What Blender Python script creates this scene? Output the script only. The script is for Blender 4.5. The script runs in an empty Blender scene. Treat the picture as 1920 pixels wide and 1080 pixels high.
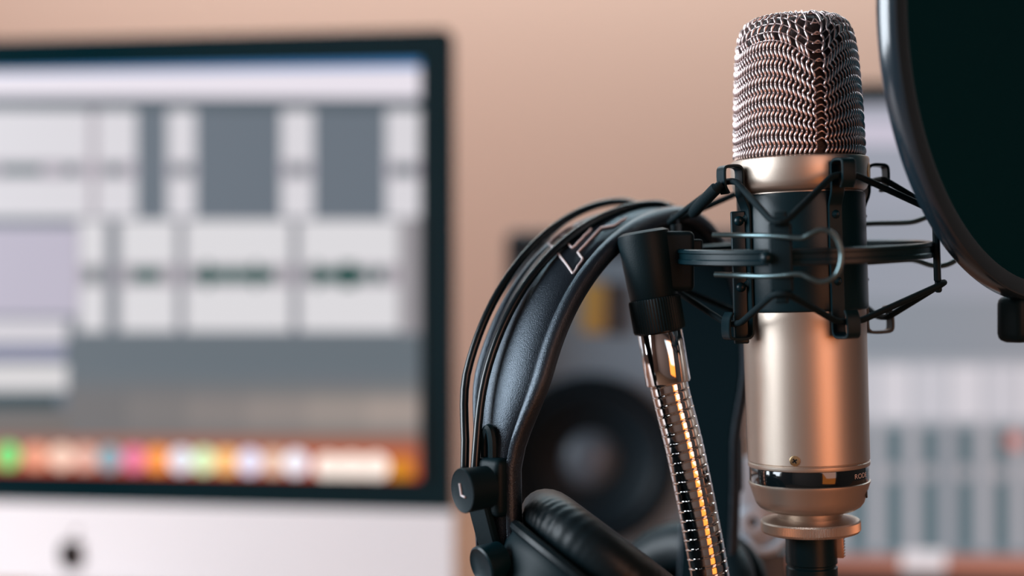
import bpy, bmesh, math, random
from mathutils import Vector, Matrix
import numpy as np

random.seed(7)
PI = math.pi
SC = bpy.context.scene
COL = SC.collection

# ------------------------------------------------------------------ camera
CAM = Vector((0.0, -0.63, 1.06))
F = 1920 * 50.0 / 36.0            # focal length in pixels of the 1920 wide frame
cd = bpy.data.cameras.new('camera')
cam = bpy.data.objects.new('camera', cd)
COL.objects.link(cam)
cam.location = CAM
cam.rotation_euler = (PI / 2, 0, 0)
cd.lens = 50
cd.sensor_width = 36
cd.clip_start = 0.02
cd.dof.use_dof = True
cd.dof.focus_distance = 0.612
cd.dof.aperture_fstop = 2.2
SC.camera = cam

# ------------------------------------------------------------------ world, exposure, room light
SC.view_settings.view_transform = 'Standard'
SC.view_settings.look = 'None'
SC.view_settings.gamma = 1.0
SC.view_settings.exposure = 0.0
wd = bpy.data.worlds.new('world')
SC.world = wd
wd.use_nodes = True
wd.node_tree.nodes['Background'].inputs[0].default_value = (0.45, 0.75, 0.9, 1)
wd.node_tree.nodes['Background'].inputs[1].default_value = 0.05


def area(name, loc, target, sx, sy, power, color):
    ld = bpy.data.lights.new(name, 'AREA')
    ld.shape = 'RECTANGLE'
    ld.size, ld.size_y = sx, sy
    ld.energy = power
    ld.color = color
    o = bpy.data.objects.new(name, ld)
    COL.objects.link(o)
    o.location = loc
    d = Vector(target) - Vector(loc)
    o.rotation_euler = d.to_track_quat('-Z', 'Y').to_euler()
    return o


# daylight through the window on the left and an added wide cool fill behind the lens, a warm lamp behind the lens, a cool lamp over the back wall
area('window_daylight', (-1.86, -0.25, 1.55), (0.1, -0.75, 1.0), 1.4, 1.3, 88, (0.84, 0.92, 1.0))
area('front_cool_fill', (1.0, -2.10, 1.5), (0.3, 0.5, 1.1), 1.6, 1.3, 10, (0.70, 0.90, 1.0))  # added fill, no window in this wall; lifts the black parts
area('warm_lamp_light', (0.86, -1.46, 1.15), (0.12, 0.0, 1.0), 0.75, 1.4, 9.6, (1.0, 0.27, 0.03))
area('wall_lamp_light', (0.35, 1.18, 2.12), (0.35, 1.45, 1.50), 2.6, 0.15, 50, (0.62, 0.88, 1.0))


# ------------------------------------------------------------------ helpers
def lin(c):
    out = []
    for v in c:
        v = v / 255.0
        out.append(v / 12.92 if v <= 0.04045 else ((v + 0.055) / 1.055) ** 2.4)
    return tuple(out)


def W(px, py, d):
    """the point of the place seen at a pixel of the photo, at distance d in front of the lens"""
    return Vector(((px - 960) / F * d, d + CAM.y, CAM.z - (py - 540) / F * d))


def mat(name, color, rough=0.5, metal=0.0, bump=0.0, bscale=200.0, var=0.0, coat=0.0, spec=0.5, aniso=None, stretch=None, sheen=0.0, tint=None):
    m = bpy.data.materials.new(name)
    m.use_nodes = True
    nt = m.node_tree
    b = nt.nodes['Principled BSDF']
    b.inputs['Base Color'].default_value = (*color, 1)
    b.inputs['Roughness'].default_value = rough
    b.inputs['Metallic'].default_value = metal
    b.inputs['Specular IOR Level'].default_value = spec
    if tint:
        b.inputs['Specular Tint'].default_value = (*tint, 1)
    if coat:
        b.inputs['Coat Weight'].default_value = coat
        b.inputs['Coat Roughness'].default_value = 0.08
    if sheen:
        b.inputs['Sheen Weight'].default_value = sheen
        b.inputs['Sheen Roughness'].default_value = 0.5
    tc = nt.nodes.new('ShaderNodeTexCoord')
    mp = nt.nodes.new('ShaderNodeMapping')
    nt.links.new(tc.outputs['Object'], mp.inputs['Vector'])
    if stretch:
        mp.inputs['Scale'].default_value = stretch
    nz = nt.nodes.new('ShaderNodeTexNoise')
    nz.inputs['Scale'].default_value = bscale
    nz.inputs['Detail'].default_value = 4
    nt.links.new(mp.outputs['Vector'], nz.inputs['Vector'])
    if var:
        mx = nt.nodes.new('ShaderNodeMix')
        mx.data_type = 'RGBA'
        mx.inputs[6].default_value = (*[c * (1 - var) for c in color], 1)
        mx.inputs[7].default_value = (*[min(1, c * (1 + var)) for c in color], 1)
        nt.links.new(nz.outputs['Fac'], mx.inputs[0])
        nt.links.new(mx.outputs[2], b.inputs['Base Color'])
    if bump:
        bp = nt.nodes.new('ShaderNodeBump')
        bp.inputs['Strength'].default_value = bump
        bp.inputs['Distance'].default_value = 0.0004
        nt.links.new(nz.outputs['Fac'], bp.inputs['Height'])
        nt.links.new(bp.outputs['Normal'], b.inputs['Normal'])
    return m


_em = {}


def glow(rgb, k=1.0):
    key = (tuple(rgb), k)
    if key not in _em:
        m = bpy.data.materials.new('screen_light')
        m.use_nodes = True
        b = m.node_tree.nodes['Principled BSDF']
        c = lin(rgb)
        b.inputs['Base Color'].default_value = (0.01, 0.01, 0.012, 1)
        b.inputs['Roughness'].default_value = 0.3
        b.inputs['Emission Color'].default_value = (*c, 1)
        b.inputs['Emission Strength'].default_value = k
        _em[key] = m
    return _em[key]


def root_of(o):
    while o.parent:
        o = o.parent
    return o


def mk(name, bm, m, parent=None, smooth=True, angle=38, loc=None):
    """link a bmesh in world coordinates as one mesh object; children share their root's origin"""
    bmesh.ops.remove_doubles(bm, verts=bm.verts, dist=1e-7)
    if loc is None:
        loc = Vector((0, 0, 0))
    org = root_of(parent).location.copy() if parent else Vector(loc)
    bmesh.ops.translate(bm, verts=bm.verts, vec=-org)
    bmesh.ops.recalc_face_normals(bm, faces=bm.faces)
    me = bpy.data.meshes.new(name)
    bm.to_mesh(me)
    bm.free()
    for x in (m if isinstance(m, (list, tuple)) else [m]):
        me.materials.append(x)
    if smooth:
        for p in me.polygons:
            p.use_smooth = True
        me.set_sharp_from_angle(angle=math.radians(angle))
    o = bpy.data.objects.new(name, me)
    COL.objects.link(o)
    if parent:
        o.parent = parent
    else:
        o.location = org
    return o


def thing(name, label, cat, loc, group=None):
    o = bpy.data.objects.new(name, None)
    COL.objects.link(o)
    o.empty_display_size = 0.02
    o.location = loc
    o['label'] = label
    o['category'] = cat
    if group:
        o['group'] = group
    return o


def struct(name, bm, m):
    o = mk(name, bm, m, smooth=False)
    o['kind'] = 'structure'
    return o


def add_lathe(bm, prof, M=None, n=64, closed_ends=True, rfun=None):
    """prof: list of (radius, height) around local z"""
    M = M or Matrix()
    rings = []
    for r, h in prof:
        ring = []
        for i in range(n):
            a = 2 * PI * i / n
            rr = r * (rfun(a, h) if rfun else 1)
            ring.append(bm.verts.new(M @ Vector((rr * math.sin(a), -rr * math.cos(a), h))))
        rings.append(ring)
    for k in range(len(rings) - 1):
        for i in range(n):
            bm.faces.new((rings[k][i], rings[k][(i + 1) % n], rings[k + 1][(i + 1) % n], rings[k + 1][i]))
    if closed_ends:
        bm.faces.new(rings[0])
        bm.faces.new(rings[-1])
    return bm


def lathe(prof, M=None, n=64, closed_ends=True, rfun=None):
    return add_lathe(bmesh.new(), prof, M, n, closed_ends, rfun)


def frames(path, closed=False):
    n = len(path)
    tans = []
    for i in range(n):
        a = path[(i - 1) % n] if (closed or i > 0) else path[i]
        b = path[(i + 1) % n] if (closed or i < n - 1) else path[i]
        t = (b - a)
        tans.append(t.normalized() if t.length > 1e-12 else Vector((0, 0, 1)))
    t0 = tans[0]
    ref = Vector((0, 0, 1)) if abs(t0.z) < 0.8 else Vector((1, 0, 0))
    nrm = (ref - t0 * ref.dot(t0)).normalized()
    out = []
    for i, t in enumerate(tans):
        nrm = (nrm - t * nrm.dot(t))
        nrm.normalize()
        out.append((nrm.copy(), t.cross(nrm)))
    return out


def add_tube(bm, path, r, n=10, closed=False, squash=1.0):
    path = [Vector(p) for p in path]
    fr = frames(path, closed)
    rings = []
    for i, p in enumerate(path):
        rr = r[i] if isinstance(r, (list, tuple)) else r
        a, b = fr[i]
        rings.append([bm.verts.new(p + a * (rr * math.cos(2 * PI * k / n)) + b * (rr * squash * math.sin(2 * PI * k / n))) for k in range(n)])
    m = len(rings)
    for i in range(m if closed else m - 1):
        A, B = rings[i], rings[(i + 1) % m]
        for k in range(n):
            bm.faces.new((A[k], A[(k + 1) % n], B[(k + 1) % n], B[k]))
    if not closed:
        bm.faces.new(rings[0])
        bm.faces.new(rings[-1])
    return bm


def tube(path, r, n=10, closed=False, squash=1.0):
    return add_tube(bmesh.new(), path, r, n, closed, squash)


def smooth_path(pts, per=8, closed=False):
    """Catmull-Rom through the points"""
    pts = [Vector(p) for p in pts]
    n = len(pts)
    out = []
    for i in range(n if closed else n - 1):
        p0 = pts[(i - 1) % n] if (closed or i > 0) else pts[0] * 2 - pts[1]
        p1, p2 = pts[i], pts[(i + 1) % n]
        p3 = pts[(i + 2) % n] if (closed or i < n - 2) else pts[-1] * 2 - pts[-2]
        for k in range(per):
            t = k / per
            out.append(0.5 * ((2 * p1) + (p2 - p0) * t + (2 * p0 - 5 * p1 + 4 * p2 - p3) * t * t + (3 * p1 - p0 - 3 * p2 + p3) * t ** 3))
    if not closed:
        out.append(pts[-1])
    return out


def add_box(bm, size, M, bevel=0.0, seg=3):
    b = bmesh.new()
    bmesh.ops.create_cube(b, size=1.0)
    bmesh.ops.scale(b, vec=size, verts=b.verts)
    if bevel:
        bmesh.ops.bevel(b, geom=list(b.edges), offset=bevel, segments=seg, profile=0.5, affect='EDGES')
    bmesh.ops.transform(b, matrix=M, verts=b.verts)
    me = bpy.data.meshes.new('tmp')
    b.to_mesh(me)
    b.free()
    bm.from_mesh(me)
    bpy.data.meshes.remove(me)
    return bm


def box(size, M, bevel=0.0, seg=3):
    return add_box(bmesh.new(), size, M, bevel, seg)


def basis(o, x, y, z):
    return Matrix(((x.x, y.x, z.x, o.x), (x.y, y.y, z.y, o.y), (x.z, y.z, z.z, o.z), (0, 0, 0, 1)))


def T(x, y, z):
    return Matrix.Translation((x, y, z))


def axis_matrix(o, zdir, xhint=Vector((1, 0, 0))):
    z = Vector(zdir).normalized()
    x = xhint - z * xhint.dot(z)
    x.normalize()
    return basis(Vector(o), x, z.cross(x), z)


def add_ribbon(bm, path, wdir, width, thick):
    """flat bar swept along path; wdir is the constant width direction"""
    path = [Vector(p) for p in path]
    rings = []
    for i, p in enumerate(path):
        a = path[max(0, i - 1)]
        b = path[min(len(path) - 1, i + 1)]
        t = (b - a).normalized()
        wd_ = (wdir - t * wdir.dot(t)).normalized()
        nn = t.cross(wd_)
        h = width[i] / 2 if isinstance(width, (list, tuple)) else width / 2
        q = thick / 2
        c = q * 0.45
        rings.append([bm.verts.new(p + wd_ * x + nn * y) for x, y in
                      ((-h + c, -q), (h - c, -q), (h, -q + c), (h, q - c), (h - c, q), (-h + c, q), (-h, q - c), (-h, -q + c))])
    for i in range(len(rings) - 1):
        A, B = rings[i], rings[i + 1]
        for k in range(8):
            bm.faces.new((A[k], A[(k + 1) % 8], B[(k + 1) % 8], B[k]))
    bm.faces.new(rings[0])
    bm.faces.new(rings[-1])
    return bm


def rounded_rect(w, h, r, seg=8, corners=(1, 1, 1, 1)):
    """outline, counter-clockwise from lower right; corners: lr, ur, ul, ll"""
    pts = []
    for (cx, cy, a0, on) in ((w / 2, -h / 2, -90, corners[0]), (w / 2, h / 2, 0, corners[1]), (-w / 2, h / 2, 90, corners[2]), (-w / 2, -h / 2, 180, corners[3])):
        if not on:
            pts.append((cx, cy))
            continue
        ox, oy = cx - math.copysign(r, cx), cy - math.copysign(r, cy)
        for k in range(seg + 1):
            a = math.radians(a0 + 90 * k / seg)
            pts.append((ox + r * math.cos(a), oy + r * math.sin(a)))
    return pts


def prism(pts, M, t, bevel=0.0):
    """outline in local x,y extruded t along local +z"""
    bm = bmesh.new()
    vs = [bm.verts.new((x, y, 0)) for x, y in pts]
    f = bm.faces.new(vs)
    r = bmesh.ops.extrude_face_region(bm, geom=[f])
    bmesh.ops.translate(bm, verts=[v for v in r['geom'] if isinstance(v, bmesh.types.BMVert)], vec=(0, 0, t))
    if bevel:
        ed = [e for e in bm.edges if abs(e.verts[0].co.z - e.verts[1].co.z) < 1e-9 and len(e.link_faces) == 2]
        bmesh.ops.bevel(bm, geom=ed, offset=bevel, segments=2, profile=0.5, affect='EDGES')
    bmesh.ops.transform(bm, matrix=M, verts=bm.verts)
    return bm


def join(bm, other):
    me = bpy.data.meshes.new('tmp')
    other.to_mesh(me)
    other.free()
    bm.from_mesh(me)
    bpy.data.meshes.remove(me)
    return bm


def text_bm(s, size):
    cu = bpy.data.curves.new('lettering', 'FONT')
    cu.body = s
    cu.size = size
    cu.align_x = 'CENTER'
    cu.align_y = 'CENTER'
    o = bpy.data.objects.new('lettering', cu)
    COL.objects.link(o)
    dg = bpy.context.evaluated_depsgraph_get()
    dg.update()
    me = bpy.data.meshes.new_from_object(o.evaluated_get(dg))
    bm = bmesh.new()
    bm.from_mesh(me)
    bpy.data.meshes.remove(me)
    bpy.data.objects.remove(o)
    bpy.data.curves.remove(cu)
    return bm


# ------------------------------------------------------------------ materials
M_wall = mat('peach_wall_paint', (0.425, 0.228, 0.160), 0.85, bump=0.25, bscale=120, var=0.03)
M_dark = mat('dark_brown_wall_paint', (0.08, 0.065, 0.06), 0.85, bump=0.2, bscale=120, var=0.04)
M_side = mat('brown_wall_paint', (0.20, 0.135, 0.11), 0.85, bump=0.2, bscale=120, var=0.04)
M_white = mat('white_paint', (0.72, 0.68, 0.64), 0.8, bscale=60, var=0.03)
M_floor = mat('brown_floor_boards', (0.16, 0.085, 0.05), 0.5, bscale=14, var=0.35, stretch=(1, 12, 1))
M_desk = mat('brown_desk_wood', (0.24, 0.10, 0.055), 0.42, bscale=22, var=0.35, stretch=(1, 14, 1))
M_champ = mat('satin_champagne_metal', (0.575, 0.485, 0.41), 0.45, 1.0, bump=0.06, bscale=2600)
M_brass = mat('bright_brass', (0.78, 0.55, 0.30), 0.25, 1.0, bscale=900)
M_gold = mat('gold_dot_enamel', (0.80, 0.42, 0.08), 0.3, 0.5, bscale=900)
M_grille = mat('grille_wire_metal', (0.80, 0.66, 0.65), 0.33, 1.0, bscale=900)
M_inner = mat('inner_fine_gauze', (0.035, 0.024, 0.023), 0.45, 0.5, bump=1.0, bscale=2200, var=0.7)
M_chrome = mat('chrome', (0.68, 0.65, 0.64), 0.06, 1.0, bscale=400)
M_black = mat('black_plastic', (0.001, 0.009, 0.0125), 0.5, bump=0.15, bscale=1600, spec=0.15)
M_gloss = mat('gloss_black', (0.004, 0.008, 0.010), 0.08, coat=0.5, bscale=300)
M_satin = mat('satin_black_metal', (0.0005, 0.0120, 0.0170), 0.36, 0.0, bump=0.08, bscale=1800, spec=0.24)
M_rubber = mat('black_elastic_cord', (0.001, 0.008, 0.011), 0.7, bump=0.5, bscale=1500, spec=0.15)
M_wire = mat('dark_steel_wire', (0.10, 0.15, 0.16), 0.3, 0.9, bscale=900)
M_leather = mat('black_leather', (0.0016, 0.0055, 0.010), 0.32, bump=0.55, bscale=2200, spec=0.8, tint=(0.72, 0.86, 1.0))
M_pad = mat('black_leatherette', (0.003, 0.009, 0.012), 0.42, bump=0.35, bscale=300, spec=0.22)
M_bow = mat('black_coated_bow', (0.0008, 0.005, 0.0075), 0.25, bscale=500, spec=0.4)
M_mark = mat('pale_print', (0.62, 0.55, 0.55), 0.5, bscale=500)
M_alu = mat('bead_blasted_aluminium', (0.86, 0.825, 0.83), 0.55, 0.0, bscale=900, bump=0.05)
M_glassy = mat('black_glass_bezel', (0.001, 0.015, 0.02), 0.05, bscale=50)
M_foam = mat('black_foam_fabric', (0.0015, 0.024, 0.034), 0.95, bump=0.5, bscale=900, spec=0.03)
M_lining = mat('black_cloth_lining', (0.0006, 0.0045, 0.0062), 0.9, bscale=900, spec=0.05)
M_hoop = mat('grey_black_hoop', (0.012, 0.024, 0.034), 0.17, bscale=900, spec=0.75)
M_spk = mat('slate_speaker_vinyl', (0.20, 0.30, 0.38), 0.5, bump=0.1, bscale=500)
M_spkdk = mat('dark_speaker_vinyl', (0.022, 0.034, 0.046), 0.5, bump=0.1, bscale=500)
M_cone = mat('dark_woofer_cone', (0.005, 0.013, 0.019), 0.45, bscale=500, spec=0.15)
M_cap = mat('grey_dust_cap', (0.09, 0.125, 0.16), 0.35, bscale=500)
M_yellow = mat('yellow_plate', (0.50, 0.33, 0.09), 0.5, bscale=300)
M_grey = mat('pale_grey_plastic', (0.36, 0.42, 0.48), 0.35, bscale=300)
M_tan = mat('tan_ribbed_metal', (0.42, 0.27, 0.19), 0.4, 0.7, bscale=300)
M_padfoam = mat('charcoal_isolation_foam', (0.02, 0.025, 0.03), 0.95, bump=0.6, bscale=500)

# ------------------------------------------------------------------ room shell
YB, YF, XL, XR, ZC = 1.45, -2.2, -2.0, 2.1, 2.5
struct('floor', box((XR - XL, YB - YF, 0.1), T((XL + XR) / 2, (YB + YF) / 2, -0.05)), M_floor)
struct('ceiling', box((XR - XL, YB - YF, 0.1), T((XL + XR) / 2, (YB + YF) / 2, ZC + 0.05)), M_dark)
struct('wall_back', box((XR - XL + 0.2, 0.1, ZC), T((XL + XR) / 2, YB + 0.05, ZC / 2)), M_wall)
struct('wall_front', box((XR - XL + 0.2, 0.1, ZC), T((XL + XR) / 2, YF - 0.05, ZC / 2)), M_side)
struct('wall_right', box((0.1, YB - YF, ZC), T(XR + 0.05, (YB + YF) / 2, ZC / 2)), M_dark)
bm = bmesh.new()
wy0, wy1, wz0, wz1 = -1.0, 0.5, 0.9, 2.2
for y0, y1, z0, z1 in ((YF, wy0, 0, ZC), (wy1, YB, 0, ZC), (wy0, wy1, 0, wz0), (wy0, wy1, wz1, ZC)):
    add_box(bm, (0.1, y1 - y0, z1 - z0), T(XL - 0.05, (y0 + y1) / 2, (z0 + z1) / 2))
struct('wall_left', bm, M_side)
bm = bmesh.new()
for y0, y1, z0, z1 in ((wy0, wy0 + .05, wz0, wz1), (wy1 - .05, wy1, wz0, wz1), (wy0, wy1, wz0, wz0 + .05), (wy0, wy1, wz1 - .05, wz1),
                       ((wy0 + wy1) / 2 - .02, (wy0 + wy1) / 2 + .02, wz0, wz1)):
    add_box(bm, (0.06, y1 - y0, z1 - z0), T(XL - 0.05, (y0 + y1) / 2, (z0 + z1) / 2))
struct('window_1', bm, M_white)

# ------------------------------------------------------------------ desk
DZ = 0.75
desk = thing('desk', 'brown wooden desk under the computer, speaker and microphone', 'desk', (0.1, 0.55, 0))
mk('desk_top', box((2.4, 1.6, 0.03), T(0.1, 0.6, DZ - 0.015), 0.004), M_desk, desk, angle=12)
for sx in (-1, 1):
    for sy in (-1, 1):
        mk('leg', box((0.06, 0.06, DZ - 0.03), T(0.1 + sx * 1.12, 0.6 + sy * 0.72, (DZ - 0.03) / 2), 0.003), M_desk, desk)


# ------------------------------------------------------------------ screens
class Plane:
    """a display plane: lets a spot of the photographed screen be laid on the panel"""
    def __init__(self, o, ex, en):
        self.o, self.ex, self.en = Vector(o), Vector(ex).normalized(), Vector(en).normalized()
        self.ez = Vector((0, 0, 1))

    def hit(self, px, py):
        d = W(px, py, 1.0) - CAM
        t = (self.o - CAM).dot(self.en) / d.dot(self.en)
        p = CAM + d * t - self.o
        return p.dot(self.ex), p.z

    def at(self, u, v, off=0.0):
        return self.o + self.ex * u + self.ez * v + self.en * off


class Picture:
    """the picture on a display: flat patches of light, one mesh, one material per colour"""
    def __init__(self, pl, box_uv):
        self.pl, self.bm, self.mats, self.k, self.lim = pl, bmesh.new(), [], 0, box_uv

    def _m(self, rgb, k=1.0):
        m = glow(rgb, k)
        if m not in self.mats:
            self.mats.append(m)
        return self.mats.index(m)

    def poly(self, uv, rgb, k=1.0):
        self.k += 1
        off = 0.00004 * self.k
        u0, u1, v0, v1 = self.lim
        vs = [self.bm.verts.new(self.pl.at(min(max(u, u0), u1), min(max(v, v0), v1), off)) for u, v in uv]
        f = self.bm.faces.new(vs)
        f.material_index = self._m(rgb, k)

    def rect(self, x0, y0, x1, y1, rgb, k=1.0):
        self.poly([self.pl.hit(x0, y0), self.pl.hit(x1, y0), self.pl.hit(x1, y1), self.pl.hit(x0, y1)], rgb, k)

    def disc(self, x, y, r, rgb, k=1.0, n=14):
        self.poly([self.pl.hit(x + r * math.cos(2 * PI * i / n), y + r * math.sin(2 * PI * i / n)) for i in range(n)], rgb, k)


# --- large computer on the left
yaw = math.radians(8)
ex = Vector((math.cos(yaw), -math.sin(yaw), 0))
en = Vector((-math.sin(yaw), -math.cos(yaw), 0))
GH, GW = 0.388, 0.652
rb = W(851, 960, 1.14)
pl = Plane(rb - ex * (GW / 2), ex, en)      # origin: middle of the lower glass edge
zb = pl.o.z
comp = thing('computer', 'large silver and black all-in-one computer showing an audio editing program', 'computer', (pl.o.x, pl.o.y + 0.08, DZ))
MG = basis(pl.at(0, GH / 2, -0.004), ex, Vector((0, 0, 1)), en)
mk('bezel', prism(rounded_rect(GW, GH, 0.011, corners=(0, 1, 1, 0)), MG, 0.004, 0.0008), M_glassy, comp, angle=12)
MC = basis(pl.at(0, -0.033, -0.004), ex, Vector((0, 0, 1)), en)
chin = mk('chin', prism(rounded_rect(GW, 0.066, 0.011, corners=(1, 0, 0, 1)), MC, 0.004, 0.0006), M_alu, comp, angle=12)
# back shell bulging behind
bm = bmesh.new()
for sgn, sc_, dep in ((0, 1.0, -0.004), ):
    rings = []
    for s_, dp in ((1.0, -0.004), (0.995, -0.010), (0.93, -0.018), (0.7, -0.032), (0.4, -0.042), (0.1, -0.045)):
        ring = []
        for x, y in rounded_rect(GW, GH + 0.066, 0.011):
            ring.append(bm.verts.new(pl.at(x * s_, (GH - 0.066) / 2 + y * s_, dp)))
        rings.append(ring)
    for a, b in zip(rings, rings[1:]):
        for i in range(len(a)):
            bm.faces.new((a[i], a[(i + 1) % len(a)], b[(i + 1) % len(a)], b[i]))
    bm.faces.new(rings[-1])
mk('back_shell', bm, M_alu, comp)
bm = bmesh.new()
st = [pl.at(0, 0.10, -0.044), pl.at(0, 0.02, -0.075), pl.at(0, DZ - zb + 0.03, -0.125), pl.at(0, DZ - zb + 0.0085, -0.12), pl.at(0, DZ - zb + 0.0035, -0.06), pl.at(0, DZ - zb + 0.0035, 0.06)]
add_ribbon(bm, smooth_path(st, 6), ex, 0.19, 0.006)
mk('stand_foot', bm, M_alu, comp)
# fruit-shaped mark on the chin
lx, lz = pl.hit(135, 1040)
s = 0.016
out = []
for i in range(40):
    a = 2 * PI * i / 40
    r = 0.8 * (1 - 0.10 * math.cos(2 * a)) * (1 - 0.16 * max(0, math.sin(a)) ** 8 - 0.10 * max(0, -math.sin(a)) ** 10)
    x, y = r * math.cos(a), r * math.sin(a)
    bx, by, br = 0.98, 0.12, 0.42         # the bite on the right
    dx, dy = x - bx, y - by
    dd = math.hypot(dx, dy)
    if dd < br:
        x, y = bx + dx / dd * br, by + dy / dd * br
    out.append((x * s, y * s))
bmk = prism(out, basis(pl.at(lx, lz, 0.0001), ex, Vector((0, 0, 1)), en), 0.0004)
leaf = [(0.05 * s, 0.92 * s), (0.10 * s, 1.18 * s), (0.36 * s, 1.42 * s), (0.32 * s, 1.12 * s)]
join(bmk, prism(leaf, basis(pl.at(lx, lz, 0.0001), ex, Vector((0, 0, 1)), en), 0.0004))
mk('logo', bmk, M_gloss, chin, smooth=False)

SW, SH = 0.597, 0.336
v0 = 0.0265
pic = Picture(pl, (-SW / 2, SW / 2, v0, v0 + SH))
pic.poly([(-SW / 2, v0), (SW / 2, v0), (SW / 2, v0 + SH), (-SW / 2, v0 + SH)], (100, 110, 120))
R = pic.rect
R(-700, 100, 800, 127, (62, 130, 190))
R(-700, 127, 800, 184, (232, 225, 234))
R(-700, 184, 800, 208, (78, 90, 98))
# upper track
for x0, x1 in ((-700, 168), (182, 256), (314, 367), (527, 588), (724, 800)):
    R(x0, 207, x1, 408, (216, 213, 218))
    R(x0 + 3, 303, x1 - 3, 334, (168, 160, 170))
for x0, x1 in ((-200, -40), (0, 80), (120, 145), (172, 182), (200, 228), (328, 356), (545, 572), (740, 775)):
    R(x0, 312, x1, 326, (42, 92, 88))
R(168, 207, 182, 408, (168, 160, 168))
# lower track
R(130, 408, 800, 625, (108, 116, 124))
for x0, x1 in ((152, 198), (228, 330), (350, 545), (565, 747)):
    R(x0 - 6, 412, x1 + 4, 622, (170, 166, 172))
    R(x0, 414, x1, 620, (218, 216, 219))
    R(x0, 496, x1, 536, (172, 164, 172))
for x0, x1 in ((166, 186), (248, 304), (366, 404), (404, 470), (470, 518), (580, 625), (625, 690), (700, 722)):
    R(x0, 503, x1, 529, (20, 84, 76))
for x0, x1 in ((384, 396), (476, 486), (590, 602), (640, 668)):
    R(x0, 492, x1, 540, (14, 70, 64))
R(750, 410, 800, 690, (150, 146, 150))
R(-700, 425, 148, 592, (186, 180, 196))
R(-700, 600, 128, 642, (212, 208, 214))
R(-700, 650, 122, 672, (146, 146, 172))
R(-700, 682, 128, 732, (214, 211, 212))
R(-700, 740, 110, 764, (34, 60, 62))
# wallpaper below the tracks
R(130, 625, 800, 690, (98, 108, 115))
def mixc(a, b, t):
    return tuple(round(p + (q - p) * t) for p, q in zip(a, b))


for k in range(10):         # desktop picture: grey rising to a warm haze at the right
    for q in range(6):
        warm = mixc((112, 110, 110), (164, 150, 142), (q / 5.0) * math.exp(-((k - 6.0) / 3.0) ** 2))
        R(130 + q * 112, 690 + k * 12.5, 130 + (q + 1) * 112 if q < 5 else 800, 690 + (k + 1) * 12.5 + 1, mixc((100, 110, 117), warm, min(1.0, k / 4.0)))
R(-700, 770, 132, 815, (112, 106, 102))
R(-700, 815, 800, 840, (150, 100, 82))
R(-700, 838, 800, 880, (186, 92, 58))
R(-700, 878, 800, 925, (206, 74, 24))
dock = [(-20, (200, 90, 60)), (20, (116, 220, 124)), (72, (236, 160, 130)), (120, (244, 206, 186)), (165, (226, 176, 160)), (210, (130, 166, 178)), (256, (232, 122, 156)),
        (300, (255, 156, 70)), (344, (228, 230, 242)), (386, (218, 244, 194)), (428, (255, 194, 122)), (472, (228, 228, 250)), (516, (228, 192, 168)), (558, (240, 240, 250))]
for x, c in dock:
    pic.disc(x, 853 + 0.024 * x, 24, c, 1.15)
for x in (618, 662, 708):
    pic.disc(x, 874, 25, (255, 240, 230), 1.3)
pic.rect(605, 854, 722, 894, (252, 234, 222), 1.15)
pic.disc(754, 880, 24, (214, 136, 26))
mk('screen', pic.bm, pic.mats, comp, smooth=False)

# --- second display behind the microphone
yaw2 = math.radians(10)
ex2 = Vector((math.cos(yaw2), -math.sin(yaw2), 0))
en2 = Vector((-math.sin(yaw2), -math.cos(yaw2), 0))
H2, W2 = 0.438, 0.70
p0 = W(1445, 160, 1.24)
pl2 = Plane(Vector((p0.x, p0.y, p0.z - H2)) + ex2 * (W2 / 2), ex2, en2)
disp = thing('computer_display', 'black framed display with mixer channels, behind the microphone and pop filter', 'monitor', (pl2.o.x, pl2.o.y + 0.06, DZ))
mk('bezel', prism(rounded_rect(W2, H2, 0.008), basis(pl2.at(0, H2 / 2, -0.03), ex2, Vector((0, 0, 1)), en2), 0.03, 0.001), M_glassy, disp, angle=12)
bm = bmesh.new()
add_box(bm, (0.08, 0.025, 0.208), basis(pl2.at(0, 0.06, -0.05), ex2, -en2, Vector((0, 0, 1))), 0.004)
add_box(bm, (0.26, 0.18, 0.008), basis(pl2.at(0, DZ - pl2.o.z + 0.0042, -0.03), ex2, -en2, Vector((0, 0, 1))), 0.002)
mk('stand', bm, M_satin, disp)
b2 = 0.018
pic = Picture(pl2, (-W2 / 2 + b2, W2 / 2 - b2, b2, H2 - b2))
pic.poly([(-W2 / 2 + b2, b2), (W2 / 2 - b2, b2), (W2 / 2 - b2, H2 - b2), (-W2 / 2 + b2, H2 - b2)], (142, 148, 160))
R = pic.rect
R(1400, 190, 2900, 232, (168, 170, 184))
R(1400, 232, 2900, 272, (200, 194, 210))
R(1400, 272, 2900, 400, (152, 157, 170))
R(1400, 400, 2900, 560, (146, 152, 164))
R(1400, 560, 2900, 670, (134, 142, 152))
R(1400, 670, 2900, 800, (158, 162, 170))
for k in range(-1, 12):
    x = 1648 + k * 66.5
    R(x, 686, x + 60, 786, (208, 205, 212) if k % 2 == 0 else (196, 195, 203))
R(1400, 800, 2900, 1046, (104, 122, 132))
for k in range(-2, 12):
    x = 1712 + k * 67
    R(x - 15, 792, x + 15, 1034, (166, 165, 172) if k != 1 else (150, 152, 160))
    R(x - 55, 800, x - 22, 1030, (86, 108, 116))
    pic.disc(x - 38, 886, 15, (158, 156, 162))
pic.disc(1902, 826, 17, (196, 124, 116))
R(1400, 1040, 2900, 1140, (172, 110, 92))
pic.rect(1690, 1032, 1772, 1068, (226, 218, 222))
mk('screen', pic.bm, pic.mats, disp, smooth=False)

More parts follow.
